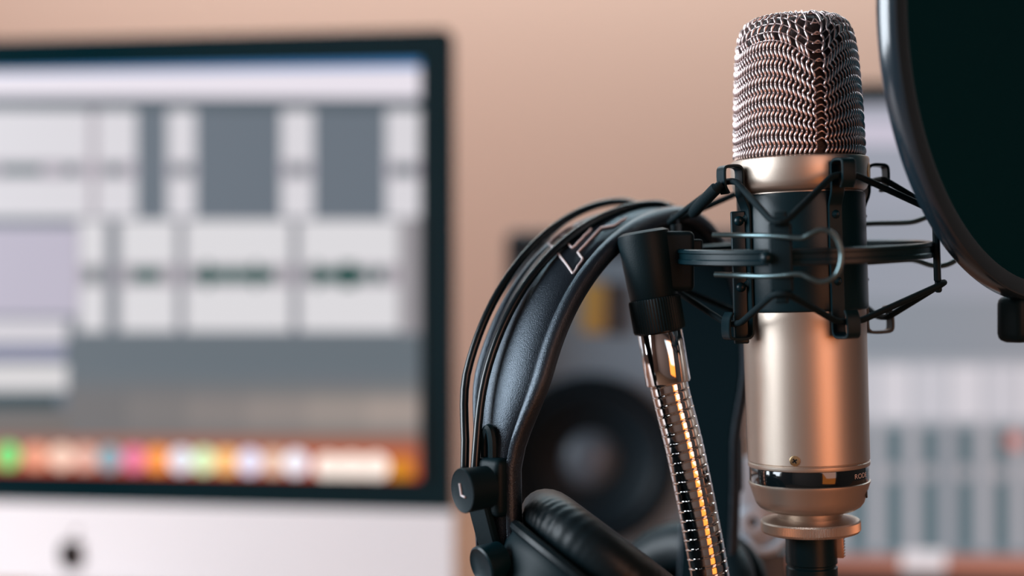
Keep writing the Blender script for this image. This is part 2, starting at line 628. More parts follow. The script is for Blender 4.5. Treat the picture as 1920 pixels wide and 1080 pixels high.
# ------------------------------------------------------------------ studio speaker on an assumed, unseen foam block
SD = 1.2
sx0, sx1 = W(948, 0, SD).x, W(1405, 0, SD).x
sc_x = (sx0 + sx1) / 2
szt, szb = W(0, 432, SD).z, 0.818
sy = SD + CAM.y
pad = mk('assumed_foam_block', prism([(-.105, -.034), (.105, -.034), (.105, .034), (-.105, .034)], basis(Vector((sc_x, sy + 0.235, DZ + .034)), Vector((1, 0, 0)), Vector((0, 0, 1)), Vector((0, -1, 0))), 0.235, 0.003), M_padfoam, angle=12, loc=(sc_x, sy + 0.12, DZ))
pad['label'] = 'assumed charcoal foam block standing on the desk under the grey speaker'
pad['category'] = 'foam block'
spk = thing('studio_speaker', 'slate grey studio speaker with a dark woofer, seen through the headphone arch', 'speaker', (sc_x, sy + 0.12, szb))
sw, sh = sx1 - sx0, szt - szb
mk('cabinet', box((sw, 0.24, sh), T(sc_x, sy + 0.12, (szt + szb) / 2), 0.008), M_spkdk, spk, angle=15)
mk('front_panel', prism(rounded_rect(sw - 0.02, sh - 0.026, 0.012), basis(Vector((sc_x, sy - 0.0005, (szt + szb) / 2 - 0.010)), Vector((1, 0, 0)), Vector((0, 0, 1)), Vector((0, -1, 0))), 0.006, 0.002), M_spk, spk, angle=15)
wc = W(1108, 862, SD - 0.008)
MW = axis_matrix(Vector((wc.x, sy - 0.0125, wc.z)), (0, -1, 0))
wf = mk('woofer', lathe([(0.072, -0.006), (0.072, 0.003), (0.068, 0.0045), (0.064, 0.003), (0.063, -0.001), (0.060, 0.004), (0.055, 0.005), (0.050, 0.001), (0.022, -0.0055)], MW, 64, False), M_cone, spk)
mk('dust_cap', lathe([(0.024, -0.0054), (0.021, -0.002), (0.015, 0.002), (0.008, 0.0038), (0.001, 0.0042)], MW, 40, True), M_cap, wf)
tcx = W(1153, 577, SD)
mk('tweeter_plate', prism(rounded_rect(0.015, 0.044, 0.003), basis(Vector((tcx.x, sy - 0.0066, tcx.z)), Vector((1, 0, 0)), Vector((0, 0, 1)), Vector((0, -1, 0))), 0.004, 0.001), M_spkdk, spk, angle=15)
ylx = W(1113, 577, SD)
mk('badge', prism(rounded_rect(0.021, 0.042, 0.003), basis(Vector((ylx.x, sy - 0.0066, ylx.z)), Vector((1, 0, 0)), Vector((0, 0, 1)), Vector((0, -1, 0))), 0.003, 0.0008), M_yellow, spk)['label'] = 'yellow plate beside the tweeter'

# ------------------------------------------------------------------ microphone
K = 0.63 / F                                   # one pixel at the microphone, in metres
B0 = W(1521, 1005, 0.63)
upv = Vector((-0.0325, -0.006, 1.0)).normalized()
B0 = B0 + Vector((0, 0.0006, 0))
xv = Vector((1, 0, 0.0325))
xv = (xv - upv * xv.dot(upv)).normalized()
MM = basis(B0, xv, upv.cross(xv), upv) @ Matrix.Scale(K, 4)     # local unit = photo pixel; z = height over the ring


def mp(r, deg, h):
    a = math.radians(deg)
    return MM @ Vector((r * math.sin(a), -r * math.cos(a), h))


mic = thing('microphone', 'champagne gold studio microphone with a woven wire head', 'microphone', tuple(MM @ Vector((0, 0, 0))))


MT = MM @ T(0, 0, 533) @ Matrix.Rotation(math.radians(2.8), 4, 'X') @ T(0, 0, -533)      # the outer ring hangs a little tilted


def mp2(r, deg, h):
    a = math.radians(deg)
    return MT @ Vector((r * math.sin(a), -r * math.cos(a), h))


def pr(lst):            # (radius, photo row) -> (radius, height)
    return [(r, 1005 - y) for r, y in lst]


body = mk('body', lathe(pr([(112.0, 871), (112.6, 869.5), (112.6, 864), (111.3, 863), (110.6, 861.8), (111.3, 860.5), (112.6, 859.5), (113.4, 700), (114, 575), (114, 362)]), MM, 96), M_champ, mic)
mk('base_band', lathe(pr([(109.5, 901), (110.2, 899), (110.2, 873), (109.5, 871)]), MM, 96), M_gloss, mic)
mk('base_cone', lathe(pr([(60, 957), (74, 956), (84, 954), (94, 948), (100, 940), (103, 931), (110.5, 907), (112.2, 903), (112.4, 900.5), (110, 899)]), MM, 96), M_champ, mic)
mk('neck', lathe(pr([(57, 982), (57, 970), (60, 966), (60.5, 958), (62, 953)]), MM, 64), M_champ, mic)
bm = bmesh.new()
n = 220
for r, y in ((0, 0),):
    pass
prof = [(40, 997), (84, 998), (89.5, 996), (92.2, 992), (92.2, 977), (89.5, 974), (84, 972.5), (52, 969)]
rings = []
for j, (r, y) in enumerate(prof):
    ring = []
    for i in range(n * 2):
        a = 180.0 * i / n
        rr = r - (1.3 if (j in (3, 4) and i % 2) else 0)
        ring.append(bm.verts.new(mp(rr, a, 1005 - y)))
    rings.append(ring)
for a, b in zip(rings, rings[1:]):
    for i in range(len(a)):
        bm.faces.new((a[i], a[(i + 1) % len(a)], b[(i + 1) % len(a)], b[i]))
bm.faces.new(rings[0]); bm.faces.new(rings[-1])
mk('knurled_ring', bm, M_champ, mic, angle=25)
mk('head_collar', lathe(pr([(112, 364), (116, 362), (121, 358), (124, 352), (126.5, 342), (127.6, 325), (127.8, 305), (126.5, 301), (122, 299), (118, 297.5)]), MM, 96), M_champ, mic)

# wire head
HP = [(119, 297), (118.5, 270), (117.5, 235), (116.5, 205), (115, 170), (113, 135), (111, 105), (108.5, 82), (105, 62), (99.5, 46), (91, 34), (79, 26.5), (62, 23), (44, 22), (28, 21.5)]
hp = [(r, 708.0 + (297.0 - y) * 0.955) for r, y in HP]
cum = [0.0]
for (r0, h0), (r1, h1) in zip(hp, hp[1:]):
    cum.append(cum[-1] + math.hypot(r1 - r0, h1 - h0))
LTOT = cum[-1]
SEAM = math.radians(8)


def ang(d):
    return (d + PI) % (2 * PI) - PI


def head_pt(s, th, off):
    """a point of the head surface: s along the profile, th around, off outward"""
    for q in (SEAM, SEAM + PI):
        d = ang(th - q)
        s = s - 40.0 * math.exp(-(d / 0.34) ** 2) * min(1.0, max(0.0, s) / 170.0) * min(1.0, max(0.0, LTOT - s) / 60.0) + 6 * math.exp(-((abs(d) - 0.85) / 0.35) ** 2) * min(1.0, max(0.0, s) / 60.0) * min(1.0, max(0.0, LTOT - s) / 60.0)
    for q in (SEAM + PI / 2, SEAM - PI / 2):
        s = s - 9.0 * math.exp(-(ang(th - q) / 0.28) ** 2) * min(1.0, max(0.0, s) / 60.0) * min(1.0, max(0.0, LTOT - s) / 60.0)
    s = min(max(s, 0.0), LTOT)
    k = 0
    while k < len(cum) - 2 and cum[k + 1] < s:
        k += 1
    f = (s - cum[k]) / (cum[k + 1] - cum[k])
    r = hp[k][0] + (hp[k + 1][0] - hp[k][0]) * f
    h = hp[k][1] + (hp[k + 1][1] - hp[k][1]) * f
    dr, dh = hp[k + 1][0] - hp[k][0], hp[k + 1][1] - hp[k][1]
    L = math.hypot(dr, dh)
    ridge = 0.0
    for q in (SEAM, SEAM + PI):
        ridge += 0.065 * math.exp(-(ang(th - q) / 0.22) ** 2)
    r = r * (1 + ridge * min(1.0, (h - 690) / 150.0)) + off * dh / L
    h = h - off * dr / L
    return MM @ Vector((r * math.sin(th), -r * math.cos(th), h))


NR, NC, SUB = 20, 86, 8
NR0 = [0.0]
for k in range(NR):
    NR0.append(NR0[-1] + 1.0 + 0.12 * (k / NR) ** 1.5)
ROWS = [LTOT * v / NR0[-1] for v in NR0]


def wire_angle(x):
    """even steps around, but with a gap left open on each side of the two seams"""
    half = int(x // 0.5)
    f = (x - 0.5 * half) / 0.5
    gap = 0.055
    return SEAM + half * PI + gap + (PI - 2 * gap) * f


bm = bmesh.new()
for j in range(NC):
    path = []
    last = NR * SUB if j % 2 == 0 else (13 + (j // 2) % 2) * SUB
    for i in range(last + 1):
        row, f = divmod(i, SUB)
        f /= SUB
        z = f if row % 2 == 0 else 1 - f
        z = 0.5 - 0.5 * math.cos(PI * z)
        th = wire_angle((j + 0.15 + 0.62 * z) / NC)
        sp = ROWS[row] + (ROWS[min(NR, row + 1)] - ROWS[row]) * f
        path.append(head_pt(sp, th, -0.6 + 2.4 * math.sin(PI * f)))
    add_tube(bm, path, [(1.7 + 0.85 * math.sin(PI * (i % SUB) / SUB)) * K for i in range(last + 1)], 6)
for row in range(13, NR):
    path = []
    for k in range(NC * 4):
        x = k / (NC * 4)
        path.append(head_pt(ROWS[row], SEAM + 2 * PI * x, -1.2))
    add_tube(bm, path, 1.2 * K, 5, closed=True)
for row in range(2, NR - 1):
    for q in (SEAM, SEAM + PI):
        add_tube(bm, [head_pt(ROWS[row] + 7 * math.cos(PI * x / 2) ** 2 - 3, q + 0.085 * x, 2.2 * math.cos(PI * x / 2) - 0.5) for x in np.linspace(-1, 1, 11)], 1.7 * K, 5)
gr = mk('wire_head', bm, M_grille, mic, angle=180)
bm = bmesh.new()
rings = []
for k in range(30):
    rings.append([bm.verts.new(head_pt(LTOT * k / 29, 2 * PI * i / 96, -6.5)) for i in range(96)])
for a, b in zip(rings, rings[1:]):
    for i in range(96):
        bm.faces.new((a[i], a[(i + 1) % 96], b[(i + 1) % 96], b[i]))
bm.faces.new(rings[-1])
mk('inner_gauze', bm, M_inner, mic)

# small fittings on the body
def disc_on(r, deg, h, rad, t, n=28, dome=0.0):
    a = math.radians(deg)
    nrm = (mp(r + 1, deg, h) - mp(r, deg, h)).normalized()
    M = axis_matrix(mp(r, deg, h), nrm, upv)
    return M, lathe([(rad * K, -2 * K), (rad * K, t * K * 0.6), (rad * 0.85 * K, t * K), (rad * 0.3 * K, (t + dome) * K)], M, n)


M_, b_ = disc_on(112.6, -24.0, 1005 - 850, 9.5, 1.2)
scr = mk('screw', b_, M_brass, body)
bm = bmesh.new()
for a in (35, 125):
    add_box(bm, (10 * K, 2.6 * K, 1.0 * K), M_ @ T(0, 0, 1.1 * K) @ Matrix.Rotation(math.radians(a), 4, 'Z'))
mk('cross_slot', bm, M_gloss, scr, smooth=False)
M_, b_ = disc_on(127.0, 69.0, 1005 - 327, 16.5, 1.0)
mk('gold_dot', b_, M_gold, mic)
a70 = 64
M_ = axis_matrix(mp(106.5, a70, 1005 - 921), (mp(107, a70, 80) - mp(106, a70, 80)).normalized(), upv)
mk('pad_switch', box((17 * K, 8 * K, 3 * K), M_, 0.8 * K), M_gloss, mic)
# maker's name around the band
tb = text_bm('RODE', 12.5)
xs = [v.co.x for v in tb.verts]
cx = (min(xs) + max(xs)) / 2
for v in tb.verts:
    a = math.degrees((v.co.x - cx) * 1.28 / 110.4)
    v.co = mp(110.7, 46.5 + a, (1005 - 884.5) + v.co.y)
mk('lettering', tb, M_mark, mic, smooth=False)

# ------------------------------------------------------------------ microphone cable plug
plug = thing('cable_plug', 'black plug pushed up into the base of the microphone', 'plug', tuple(mp(0, 0, -190)))
mk('plug_body', lathe([(40, -190), (46, -186), (47.5, -120), (47.5, -58), (45, -56), (45, -52), (47.5, -50), (47.5, 7.5)], MM, 48), M_satin, plug)
bm = bmesh.new()
add_box(bm, (15 * K, 18 * K, 40 * K), basis(mp(52, 78, -20), (mp(53, 78, 0) - mp(52, 78, 0)).normalized(), (mp(52, 79, 0) - mp(52, 77, 0)).normalized(), upv), 2 * K)
for k in range(7):
    h = -4 - k * 5.4
    add_tube(bm, [mp(58.5, 70, h), mp(60, 78, h), mp(58.5, 86, h)], 2.2 * K, 6)
mk('latch_tab', bm, M_tan, plug)
cpath = smooth_path([mp(0, 0, -188), mp(0, 0, -260), mp(2, 0, -340) + Vector((0.002, 0.01, 0)), Vector((0.140, 0.03, DZ + 0.06)), Vector((0.16, 0.06, DZ + 0.018)), Vector((0.21, 0.06, DZ + 0.006)), Vector((0.28, 0.04, DZ + 0.0045)), Vector((0.42, 0.00, DZ + 0.0038)), Vector((0.70, 0.04, DZ + 0.0038))], 10)
mk('cable', tube(cpath, 0.0034, 10), M_rubber, plug)

# ------------------------------------------------------------------ shock mount
mount = thing('shock_mount', 'black shock mount with elastic cords holding the gold microphone', 'shock mount', tuple(mp(0, 0, 400)))
Y = lambda y: 1005 - y
mk('sleeve', lathe(pr([(114.3, 582), (117.5, 580), (118.5, 576), (118.5, 370), (117.5, 366.5), (114.6, 365)]), MM, 96, False), M_satin, mount)
# split line of the sleeve
HOOKS = (-66, 18, 100, 198)
POSTS = (-20, 71, 158, 248)
RH = 533


def rh_path(pts, deg, per=4):
    return smooth_path([mp(r, deg, h) for r, h in pts], per)


for deg in HOOKS:
    tdir = (mp(100, deg + 1, 0) - mp(100, deg - 1, 0)).normalized()
    bm = bmesh.new()
    top, bot = Y(312), Y(628)
    pts = [(164, top - 50), (171, top - 36), (172, top - 10), (168, top - 2), (156, top), (143, top), (135, top - 4), (132.5, top - 14),
           (132.5, top - 52), (124, top - 74), (121.5, top - 90), (121.5, RH), (121.5, bot + 60), (121.5, bot + 14), (125, bot + 4), (134, bot), (156, bot), (168, bot + 2), (172, bot + 10), (171, bot + 34), (164, bot + 48)]
    add_ribbon(bm, rh_path(pts, deg, 3), tdir, 27 * K, 5.5 * K)
    hk = mk('hook_strap', bm, M_satin, mount)
    for h in (Y(408), Y(528)):
        M_, b_ = disc_on(124, deg, h, 8, 2.0, 20, 4.5)
        mk('rivet', b_, M_satin, hk)
# clamp flange with two rivets, facing the lens on the left of the sleeve
fdir = Vector((1, 0, 0))
MF = MM @ T(-126, -48, Y(516))
bm = box((27, 10, 244), MF, 3)
fl = mk('clamp_flange', bm, M_satin, mount)
for y in (412, 534):
    Mr = axis_matrix(MM @ Vector((-125, -53, Y(y))), (MM @ Vector((0, -1, 0)) - MM @ Vector((0, 0, 0))).normalized(), upv)
    mk('rivet', lathe([(9 * K, -1 * K), (9 * K, 1 * K), (7.5 * K, 4 * K), (4 * K, 6.4 * K), (0.8 * K, 7.2 * K)], Mr, 24), M_satin, fl)

# outer ring with a groove
mk('outer_ring', lathe([(226, RH - 13), (229, RH - 15), (236, RH - 15), (239, RH - 13), (239, RH - 6), (236.5, RH - 4), (236.5, RH + 5), (239, RH + 7), (239, RH + 12), (236, RH + 14), (229, RH + 14), (226, RH + 12), (226, RH - 13)], MT, 128, False), M_satin, mount)
for deg in POSTS:
    rad = (mp2(101, deg, 0) - mp2(100, deg, 0)).normalized()
    tdir = (mp2(100, deg + 1, 0) - mp2(100, deg - 1, 0)).normalized()
    bm = box((40 * K, 12 * K, 118 * K), basis(mp2(242, deg, RH), tdir, rad, upv), 4 * K)
    for s_ in (1, -1):     # forked horns the cord is hooked on
        add_box(bm, (24 * K, 12 * K, 26 * K), basis(mp2(244, deg, RH + s_ * 66), tdir, rad, upv), 4 * K)
    po = mk('cord_post', bm, M_black, mount)
    if deg > 0:
        continue
    Mr = axis_matrix(mp2(251, deg - 5.5, RH), rad, upv)
    mk('ball_stud', lathe([(11 * K, 0), (11 * K, 3 * K), (8.5 * K, 8 * K), (4 * K, 11 * K), (0.8 * K, 12 * K)], Mr, 24), M_satin, po)

# elastic cords, upper and lower
for s_ in (1, -1):
    pts = []
    hh = RH + (Y(340) - RH) if s_ > 0 else Y(600)
    hp_ = RH + s_ * 66
    for i in range(4):
        hd, pd = HOOKS[i], POSTS[i]
        for dd in (-8, 0, 8):
            pts.append(mp(160 - abs(dd) * 0.2, hd + dd, hh))
        for dd in (-3.0, 0, 3.0):
            pts.append(mp2(255 - abs(dd), pd + dd, hp_ - s_ * (6 if dd == 0 else 3)))
    path = []
    m = len(pts)
    for i in range(m):
        a, b = pts[i], pts[(i + 1) % m]
        L = (b - a).length
        k = max(2, int(L / (8 * K)))
        path += [a.lerp(b, q / k) for q in range(k)]
    for _ in range(2):
        path = [(path[i - 1] + path[i] * 2 + path[(i + 1) % len(path)]) / 4 for i in range(len(path))]
    mk('elastic_cord', tube(path, 6.0 * K, 10, closed=True), M_rubber, mount)

mk('cord_end', tube(smooth_path([W(1352, 345, .611), W(1340, 356, .612), W(1318, 379, .625), W(1298, 401, .638)], 5), [8 * K] * 4 + [11.5 * K] * 11 + [8 * K], 12), M_rubber, mount)
# spring wire handles
def wire(pts, r=4.2):
    return tube(smooth_path(pts, 8), r * K, 10)


wp = [(1336, 441, .592), (1390, 441.5, .586), (1436, 442, .578), (1472, 444, .573), (1490, 446, .571), (1505, 446, .5695), (1520, 439, .568), (1537, 431.5, .567), (1553, 433, .566), (1567, 445, .5655), (1575, 462, .565), (1578, 480, .565),
      (1575, 500, .565), (1567, 516, .5655), (1553, 526, .566), (1537, 528, .567), (1520, 522, .568), (1505, 515, .5695), (1490, 514, .571), (1472, 516, .573), (1436, 518, .578), (1390, 517, .586), (1340, 515, .592)]
mk('wire_handle', wire([W(*p) for p in wp], 4.6), M_wire, mount)
wp = [(1600, 421, .655), (1640, 419, .652), (1690, 418, .648), (1716, 415, .646), (1745, 405, .643), (1775, 402, .641), (1795, 418, .639), (1803, 445, .638), (1803, 470, .638), (1790, 489, .639), (1768, 498, .641), (1745, 497, .643), (1720, 489, .645), (1700, 487, .647), (1640, 491, .652), (1600, 494, .655)]
mk('wire_handle', wire([W(*p) for p in wp], 5.0), M_wire, mount)

# swivel joint holding the ring on the gooseneck
g0, g1 = W(1237, 620, 0.63), W(1254, 720, 0.63)
gd = (g1 - g0).normalized()
MS = axis_matrix(g0, -gd)
mk('swivel', lathe([(44 * K, 62 * K), (45 * K, 64 * K), (48 * K, 120 * K), (50 * K, 174 * K), (48 * K, 185 * K), (38 * K, 190 * K)], MS, 48), M_black, mount)
bm = bmesh.new()
add_box(bm, (74 * K, 60 * K, 112 * K), T(*W(1262, 490, 0.63)), 10 * K)
add_box(bm, (46 * K, 34 * K, 50 * K), T(*W(1293, 474, 0.63)), 5 * K)
mk('swivel_arm', bm, M_black, mount)
kp = W(1222, 488, 0.640)
mk('added_band_support', lathe([(0.004, 0.0), (0.004, 0.006), (0.0075, 0.007), (0.0082, 0.009), (0.0082, 0.044), (0.0072, 0.046)], axis_matrix(kp, (0.0, 1, 0)), 32), M_black, mount)  # unseen peg added behind the swivel to hold up the headphone band
bm = bmesh.new()
n = 56
prof = [(40, -2), (47, -1), (49, 3), (49, 58), (47, 62), (40, 63)]
rings = []
for j, (r, h) in enumerate(prof):
    rings.append([bm.verts.new(MS @ Vector(((r - (1.8 if (i % 2 and j in (2, 3)) else 0)) * K * math.sin(PI * i / n), -(r - (1.8 if (i % 2 and j in (2, 3)) else 0)) * K * math.cos(PI * i / n), h * K))) for i in range(n * 2)])
for a, b in zip(rings, rings[1:]):
    for i in range(len(a)):
        bm.faces.new((a[i], a[(i + 1) % len(a)], b[(i + 1) % len(a)], b[i]))
bm.faces.new(rings[0]); bm.faces.new(rings[-1])
mk('thread_collar', bm, M_black, mount, angle=25)

# ------------------------------------------------------------------ gooseneck stand
gp = [W(1237, 620, .63), W(1254, 720, .63), W(1284, 841, .63), W(1310, 965, .63), W(1331, 1078, .63)]
gp += [W(1350, 1200, .632), W(1363, 1350, .638), Vector((0.0965, 0.010, DZ + 0.075)), Vector((0.0967, 0.010, DZ + 0.018))]
gs = thing('gooseneck_stand', 'chrome gooseneck stand carrying the shock mount', 'microphone stand', (0.0967, 0.010, DZ))
MFr = axis_matrix(g0, gd)
mk('ferrule', lathe([(34 * K, -8 * K), (34 * K, 1 * K), (40 * K, 1 * K), (42.3 * K, 4 * K), (42.3 * K, 97 * K), (40.5 * K, 100.5 * K), (34 * K, 101 * K)], MFr, 64), M_chrome, gs)
raw = smooth_path(gp[0:1] + gp[1:], 60)
# resample evenly
acc = [0.0]
for a, b in zip(raw, raw[1:]):
    acc.append(acc[-1] + (b - a).length)
pitch = 18.2 * K
step = pitch / 12
path = []
s0 = 94 * K
k = 0
s = s0
while s < acc[-1]:
    while acc[k + 1] < s:
        k += 1
    path.append(raw[k].lerp(raw[k + 1], (s - acc[k]) / (acc[k + 1] - acc[k])))
    s += step
fr = frames(path)
bm = bmesh.new()
rings = []
NS = 44
for i, p in enumerate(path):
    a, b = fr[i]
    ring = []
    for q in range(NS):
        ps = 2 * PI * q / NS
        ph = (i * step / pitch - q / NS) % 1.0
        e = abs(2 * ph - 1)
        rr = 36.0 * K * (1 - 0.004 * e ** 2 - 0.07 * e ** 22)
        if abs(ph - 0.07) < 0.045:
            rr += 1.1 * K
        ring.append(bm.verts.new(p + a * rr * math.cos(ps) + b * rr * math.sin(ps)))
    rings.append(ring)
for A, B_ in zip(rings, rings[1:]):
    for q in range(NS):
        bm.faces.new((A[q], A[(q + 1) % NS], B_[(q + 1) % NS], B_[q]))
bm.faces.new(rings[0]); bm.faces.new(rings[-1])
mk('flexible_tube', bm, M_chrome, gs, angle=50)
mk('added_base_plate', lathe([(0.070, 0.0), (0.075, 0.002), (0.075, 0.010), (0.070, 0.014), (0.014, 0.017), (0.012, 0.021)], T(0.0967, 0.010, DZ), 64), M_black, gs)  # base out of view, added so the gooseneck stands on the desk

# ------------------------------------------------------------------ headphones, band behind the swivel over an added unseen support
hu = Vector((0.7065, 0.7077, 0)).normalized()
hw = Vector((0.7077, -0.7065, 0)).normalized()
HC = Vector((0.0561, 0.045, 0))
A_L, Z0, ZT = 0.0915, 0.9834, 1.0963
LEAN = 0.1243


def taper(hz, side):
    t = min(1.0, max(0.0, hz / 0.042))
    lo = 0.55 if side < 0 else 0.78
    return lo + (1 - lo) * t * t * (3 - 2 * t)


def arch(phi, a, ht, w, z0=Z0):
    """phi 0 = left leg foot, pi = right leg foot"""
    c, s_ = -math.cos(phi), max(0.0, math.sin(phi))
    hz = ht * s_ ** 0.80
    if c > 0:
        a = a - 0.0285
    p = HC + hu * (a * math.copysign(abs(c) ** 1.108, c) + LEAN * hz) + hw * (w * taper(hz, c))
    p.z = z0 + hz
    return p


def arch_leg(a, ht, w, drop_l, drop_r, n=56, pinch=0.0):
    wf = w if callable(w) else (lambda q: w)
    pts = []
    for k in range(6, 0, -1):
        p = arch(0, a, ht, wf(0))
        p.z -= drop_l * k / 6
        p += hu * (pinch * (k / 6) ** 2)
        pts.append(p)
    pts += [arch(PI * k / n, a, ht, wf(k / n)) for k in range(n + 1)]
    for k in range(1, 7):
        p = arch(PI, a, ht, wf(1))
        p.z -= drop_r * k / 6
        p -= hu * (pinch * (k / 6) ** 2)
        pts.append(p)
    return pts


hph = thing('headphones', 'black studio headphones with two wire bows and a leather band, marked L', 'headphones', (HC.x, HC.y, 0.90))
HT = ZT - Z0
# leather band
def add_strip(bm, line, off):
    rws = []
    for i, p in enumerate(line):
        t = (line[min(len(line) - 1, i + 1)] - line[max(0, i - 1)]).normalized()
        nrm = hw.cross(t)
        if nrm.dot(p - (HC + Vector((0, 0, 0.98)))) < 0:
            nrm = -nrm
        ws = taper(max(0.0, p.z - Z0), -1 if i < len(line) / 2 else 1)
        rws.append([bm.verts.new(p + hw * ((w + 0.0025) * ws) + nrm * o) for w, o in ((-0.0188, off), (0.0188, off), (0.0182, off - 0.0008), (-0.0182, off - 0.0008))])
    for A, B_ in zip(rws, rws[1:]):
        for k in range(4):
            bm.faces.new((A[k], A[(k + 1) % 4], B_[(k + 1) % 4], B_[k]))
    bm.faces.new(rws[0])
    bm.faces.new(rws[-1])


bm = bmesh.new()
HWD = 0.0215
prof = [(-HWD, 0.0), (-HWD + .0012, .0014), (-HWD + .003, .0017), (-HWD + .0045, .0009), (-HWD + .0058, .0018), (-0.011, .0026), (-0.006, .0030), (0, .0029), (0.005, .0023), (HWD - .0110, .0010), (HWD - .0092, -.0002), (HWD - .0080, -.0008), (HWD - .0066, .0010), (HWD - .0045, .0024), (HWD - .0022, .0019), (HWD - .0004, .0008), (HWD, 0), (HWD + .0004, -.0022), (HWD, -.0045), (HWD - .0012, -.0056)]
PROF_OUT = prof[:18]
prof += [(w, -0.0058) for w in (HWD - .003, 0.008, 0, -0.008, -HWD + .003)] + [(-HWD + .001, -.005), (-HWD, -.002)]
rows = []
base = arch_leg(A_L, HT, 0, 0.062, 0.075, 72, pinch=0.004)
for i, p in enumerate(base):
    a = base[max(0, i - 1)]; b = base[min(len(base) - 1, i + 1)]
    t = (b - a).normalized()
    nrm = hw.cross(t)
    if nrm.dot(p - (HC + Vector((0, 0, 0.98)))) < 0:
        nrm = -nrm
    ws = taper(max(0.0, p.z - Z0), -1 if i < len(base) / 2 else 1)
    rows.append([bm.verts.new(p + hw * ((w + 0.0020) * ws) + nrm * o) for w, o in prof])
for A, B_ in zip(rows, rows[1:]):
    for k in range(len(prof)):
        bm.faces.new((A[k], A[(k + 1) % len(prof)], B_[(k + 1) % len(prof)], B_[k]))
bm.faces.new(rows[0]); bm.faces.new(rows[-1])
band = mk('leather_band', bm, M_leather, hph, angle=60)
bm = bmesh.new()
add_strip(bm, base, -0.0056)
mk('band_lining', bm, M_lining, hph)
# outline letter printed on the band: photo points dropped onto the band
gridp, gridw = [], []
for i in range(0, 300):
    phi = PI * (0.12 + 0.36 * i / 300)
    for w in np.linspace(-0.0165, 0.021, 120):
        gridp.append((phi, w))


def band_pt(phi, w, lift):
    e = 0.01
    t = (arch(phi + e, A_L, HT, w) - arch(phi - e, A_L, HT, w)).normalized()
    nrm = hw.cross(t)
    p = arch(phi, A_L, HT, w)
    if nrm.dot(p - (HC + Vector((0, 0, 0.98)))) < 0:
        nrm = -nrm
    return p + nrm * (float(np.interp(w - 0.0020, [q[0] for q in PROF_OUT], [q[1] for q in PROF_OUT])) + lift)


G3 = np.array([tuple(band_pt(p, w, 0.0003)) for p, w in gridp])
gpx = 960 + G3[:, 0] / (G3[:, 1] - CAM.y) * F
gpy = 540 - (G3[:, 2] - CAM.z) / (G3[:, 1] - CAM.y) * F


def on_band(x, y):
    k = int(np.argmin((gpx - x) ** 2 + (gpy - y) ** 2))
    return Vector(G3[k])


bm = bmesh.new()
for ln in ([(1086, 421), (1052, 431), (1029, 456.5), (1046, 474.5), (1074, 513), (1092.5, 485), (1083, 473), (1127.5, 426.5), (1151.5, 422), (1174, 408)],
           [(1066, 458), (1073, 465), (1108, 429)], [(1052, 443), (1060, 439)]):
    pts = []
    for (xa, ya), (xb, yb) in zip(ln, ln[1:]):
        for q in range(6):
            pts.append(on_band(xa + (xb - xa) * q / 6, ya + (yb - ya) * q / 6))
    pts.append(on_band(*ln[-1]))
    for a, b in zip(pts, pts[1:]):
        if (b - a).length > 1e-6:
            add_tube(bm, [a, b], 0.00052, 6)
mk('outline_letter', bm, M_mark, band)['label'] = 'pale outlined letter printed on the band'
# two bows
for w, dz in ((lambda q: -0.0168, 0.0061), (lambda q: -0.0051 + 0.0104 * min(1.0, (q / 0.5) ** 2), 0.0040)):
    mk('wire_bow', tube(arch_leg(A_L + 0.0075, HT + dz, w, 0.004, 0.02, 64), 0.0019, 12), M_bow, hph)
# left slider, disc with the L, yoke
sl = W(925, 915, 0.588)
nl = (-hu)
MSl = basis(arch(0, A_L, HT, 0.0) + Vector((0, 0, -0.008)) + nl * 0.0035, hw, nl, Vector((0, 0, 1)))
slider = mk('slider', box((0.015, 0.009, 0.025), MSl @ T(0.0035, -0.001, 0), 0.003), M_black, hph)
dn = (Vector((-0.84, -0.54, -0.06))).normalized()
dc = W(868, 920, 0.589)
MD = axis_matrix(dc, dn, Vector((0, 0, 1)))
dk = mk('side_disc', lathe([(0.0088, -0.012), (0.0092, -0.0015), (0.0094, 0.0), (0.0091, 0.0005), (0.0086, 0.0002), (0.002, 0.0002)], MD, 48), M_black, hph)
bm = bmesh.new()
ux, uy = MD.col[1].xyz.normalized(), MD.col[0].xyz.normalized()      # right, up on the disc
for x0, y0, x1, y1 in ((-0.0014, 0.0030, -0.0005, -0.0020), (-0.0005, -0.0020, 0.0024, -0.0024)):
    sgn = 1 if ux.x > 0 else -1
    a = dc + ux * (x0 * sgn) + uy * y0 + dn * 0.0006
    b = dc + ux * (x1 * sgn) + uy * y1 + dn * 0.0006
    add_tube(bm, [a, b], 0.00042, 6)
mk('letter_l', bm, M_mark, dk)['label'] = 'pale letter L'
tabp = []
for k in range(13):
    a = PI * k / 12
    w_, z_ = 0.0045 * math.cos(a), 0.0085 * math.sin(a)
    p = arch(0, A_L, HT, 0.001 + w_) + nl * 0.0026
    p.z = Z0 + 0.008 + z_
    tabp.append(p)
tabp = [tabp[0] - Vector((0, 0, 0.012))] + tabp + [tabp[-1] - Vector((0, 0, 0.012))]
mk('slider_loop', tube(smooth_path(tabp, 3), 0.0021, 8), M_black, hph)
yk = [W(898, 945, .605), W(908, 985, .606), W(918, 1020, .608), W(935, 1060, .612), W(955, 1100, .616)]
bm = bmesh.new()
add_ribbon(bm, smooth_path(yk, 6), hw, 0.0115, 0.004)
mk('yoke', bm, M_black, hph)
dn2 = Vector((-0.80, -0.55, -0.22)).normalized()
dc2 = W(903, 1062, 0.592)
mk('pivot_disc', lathe([(0.0075, -0.010), (0.0085, -0.0015), (0.0085, 0.0), (0.0078, 0.0006), (0.0060, -0.0006), (0.001, -0.0006)], axis_matrix(dc2, dn2, Vector((0, 0, 1))), 40), M_satin, hph)
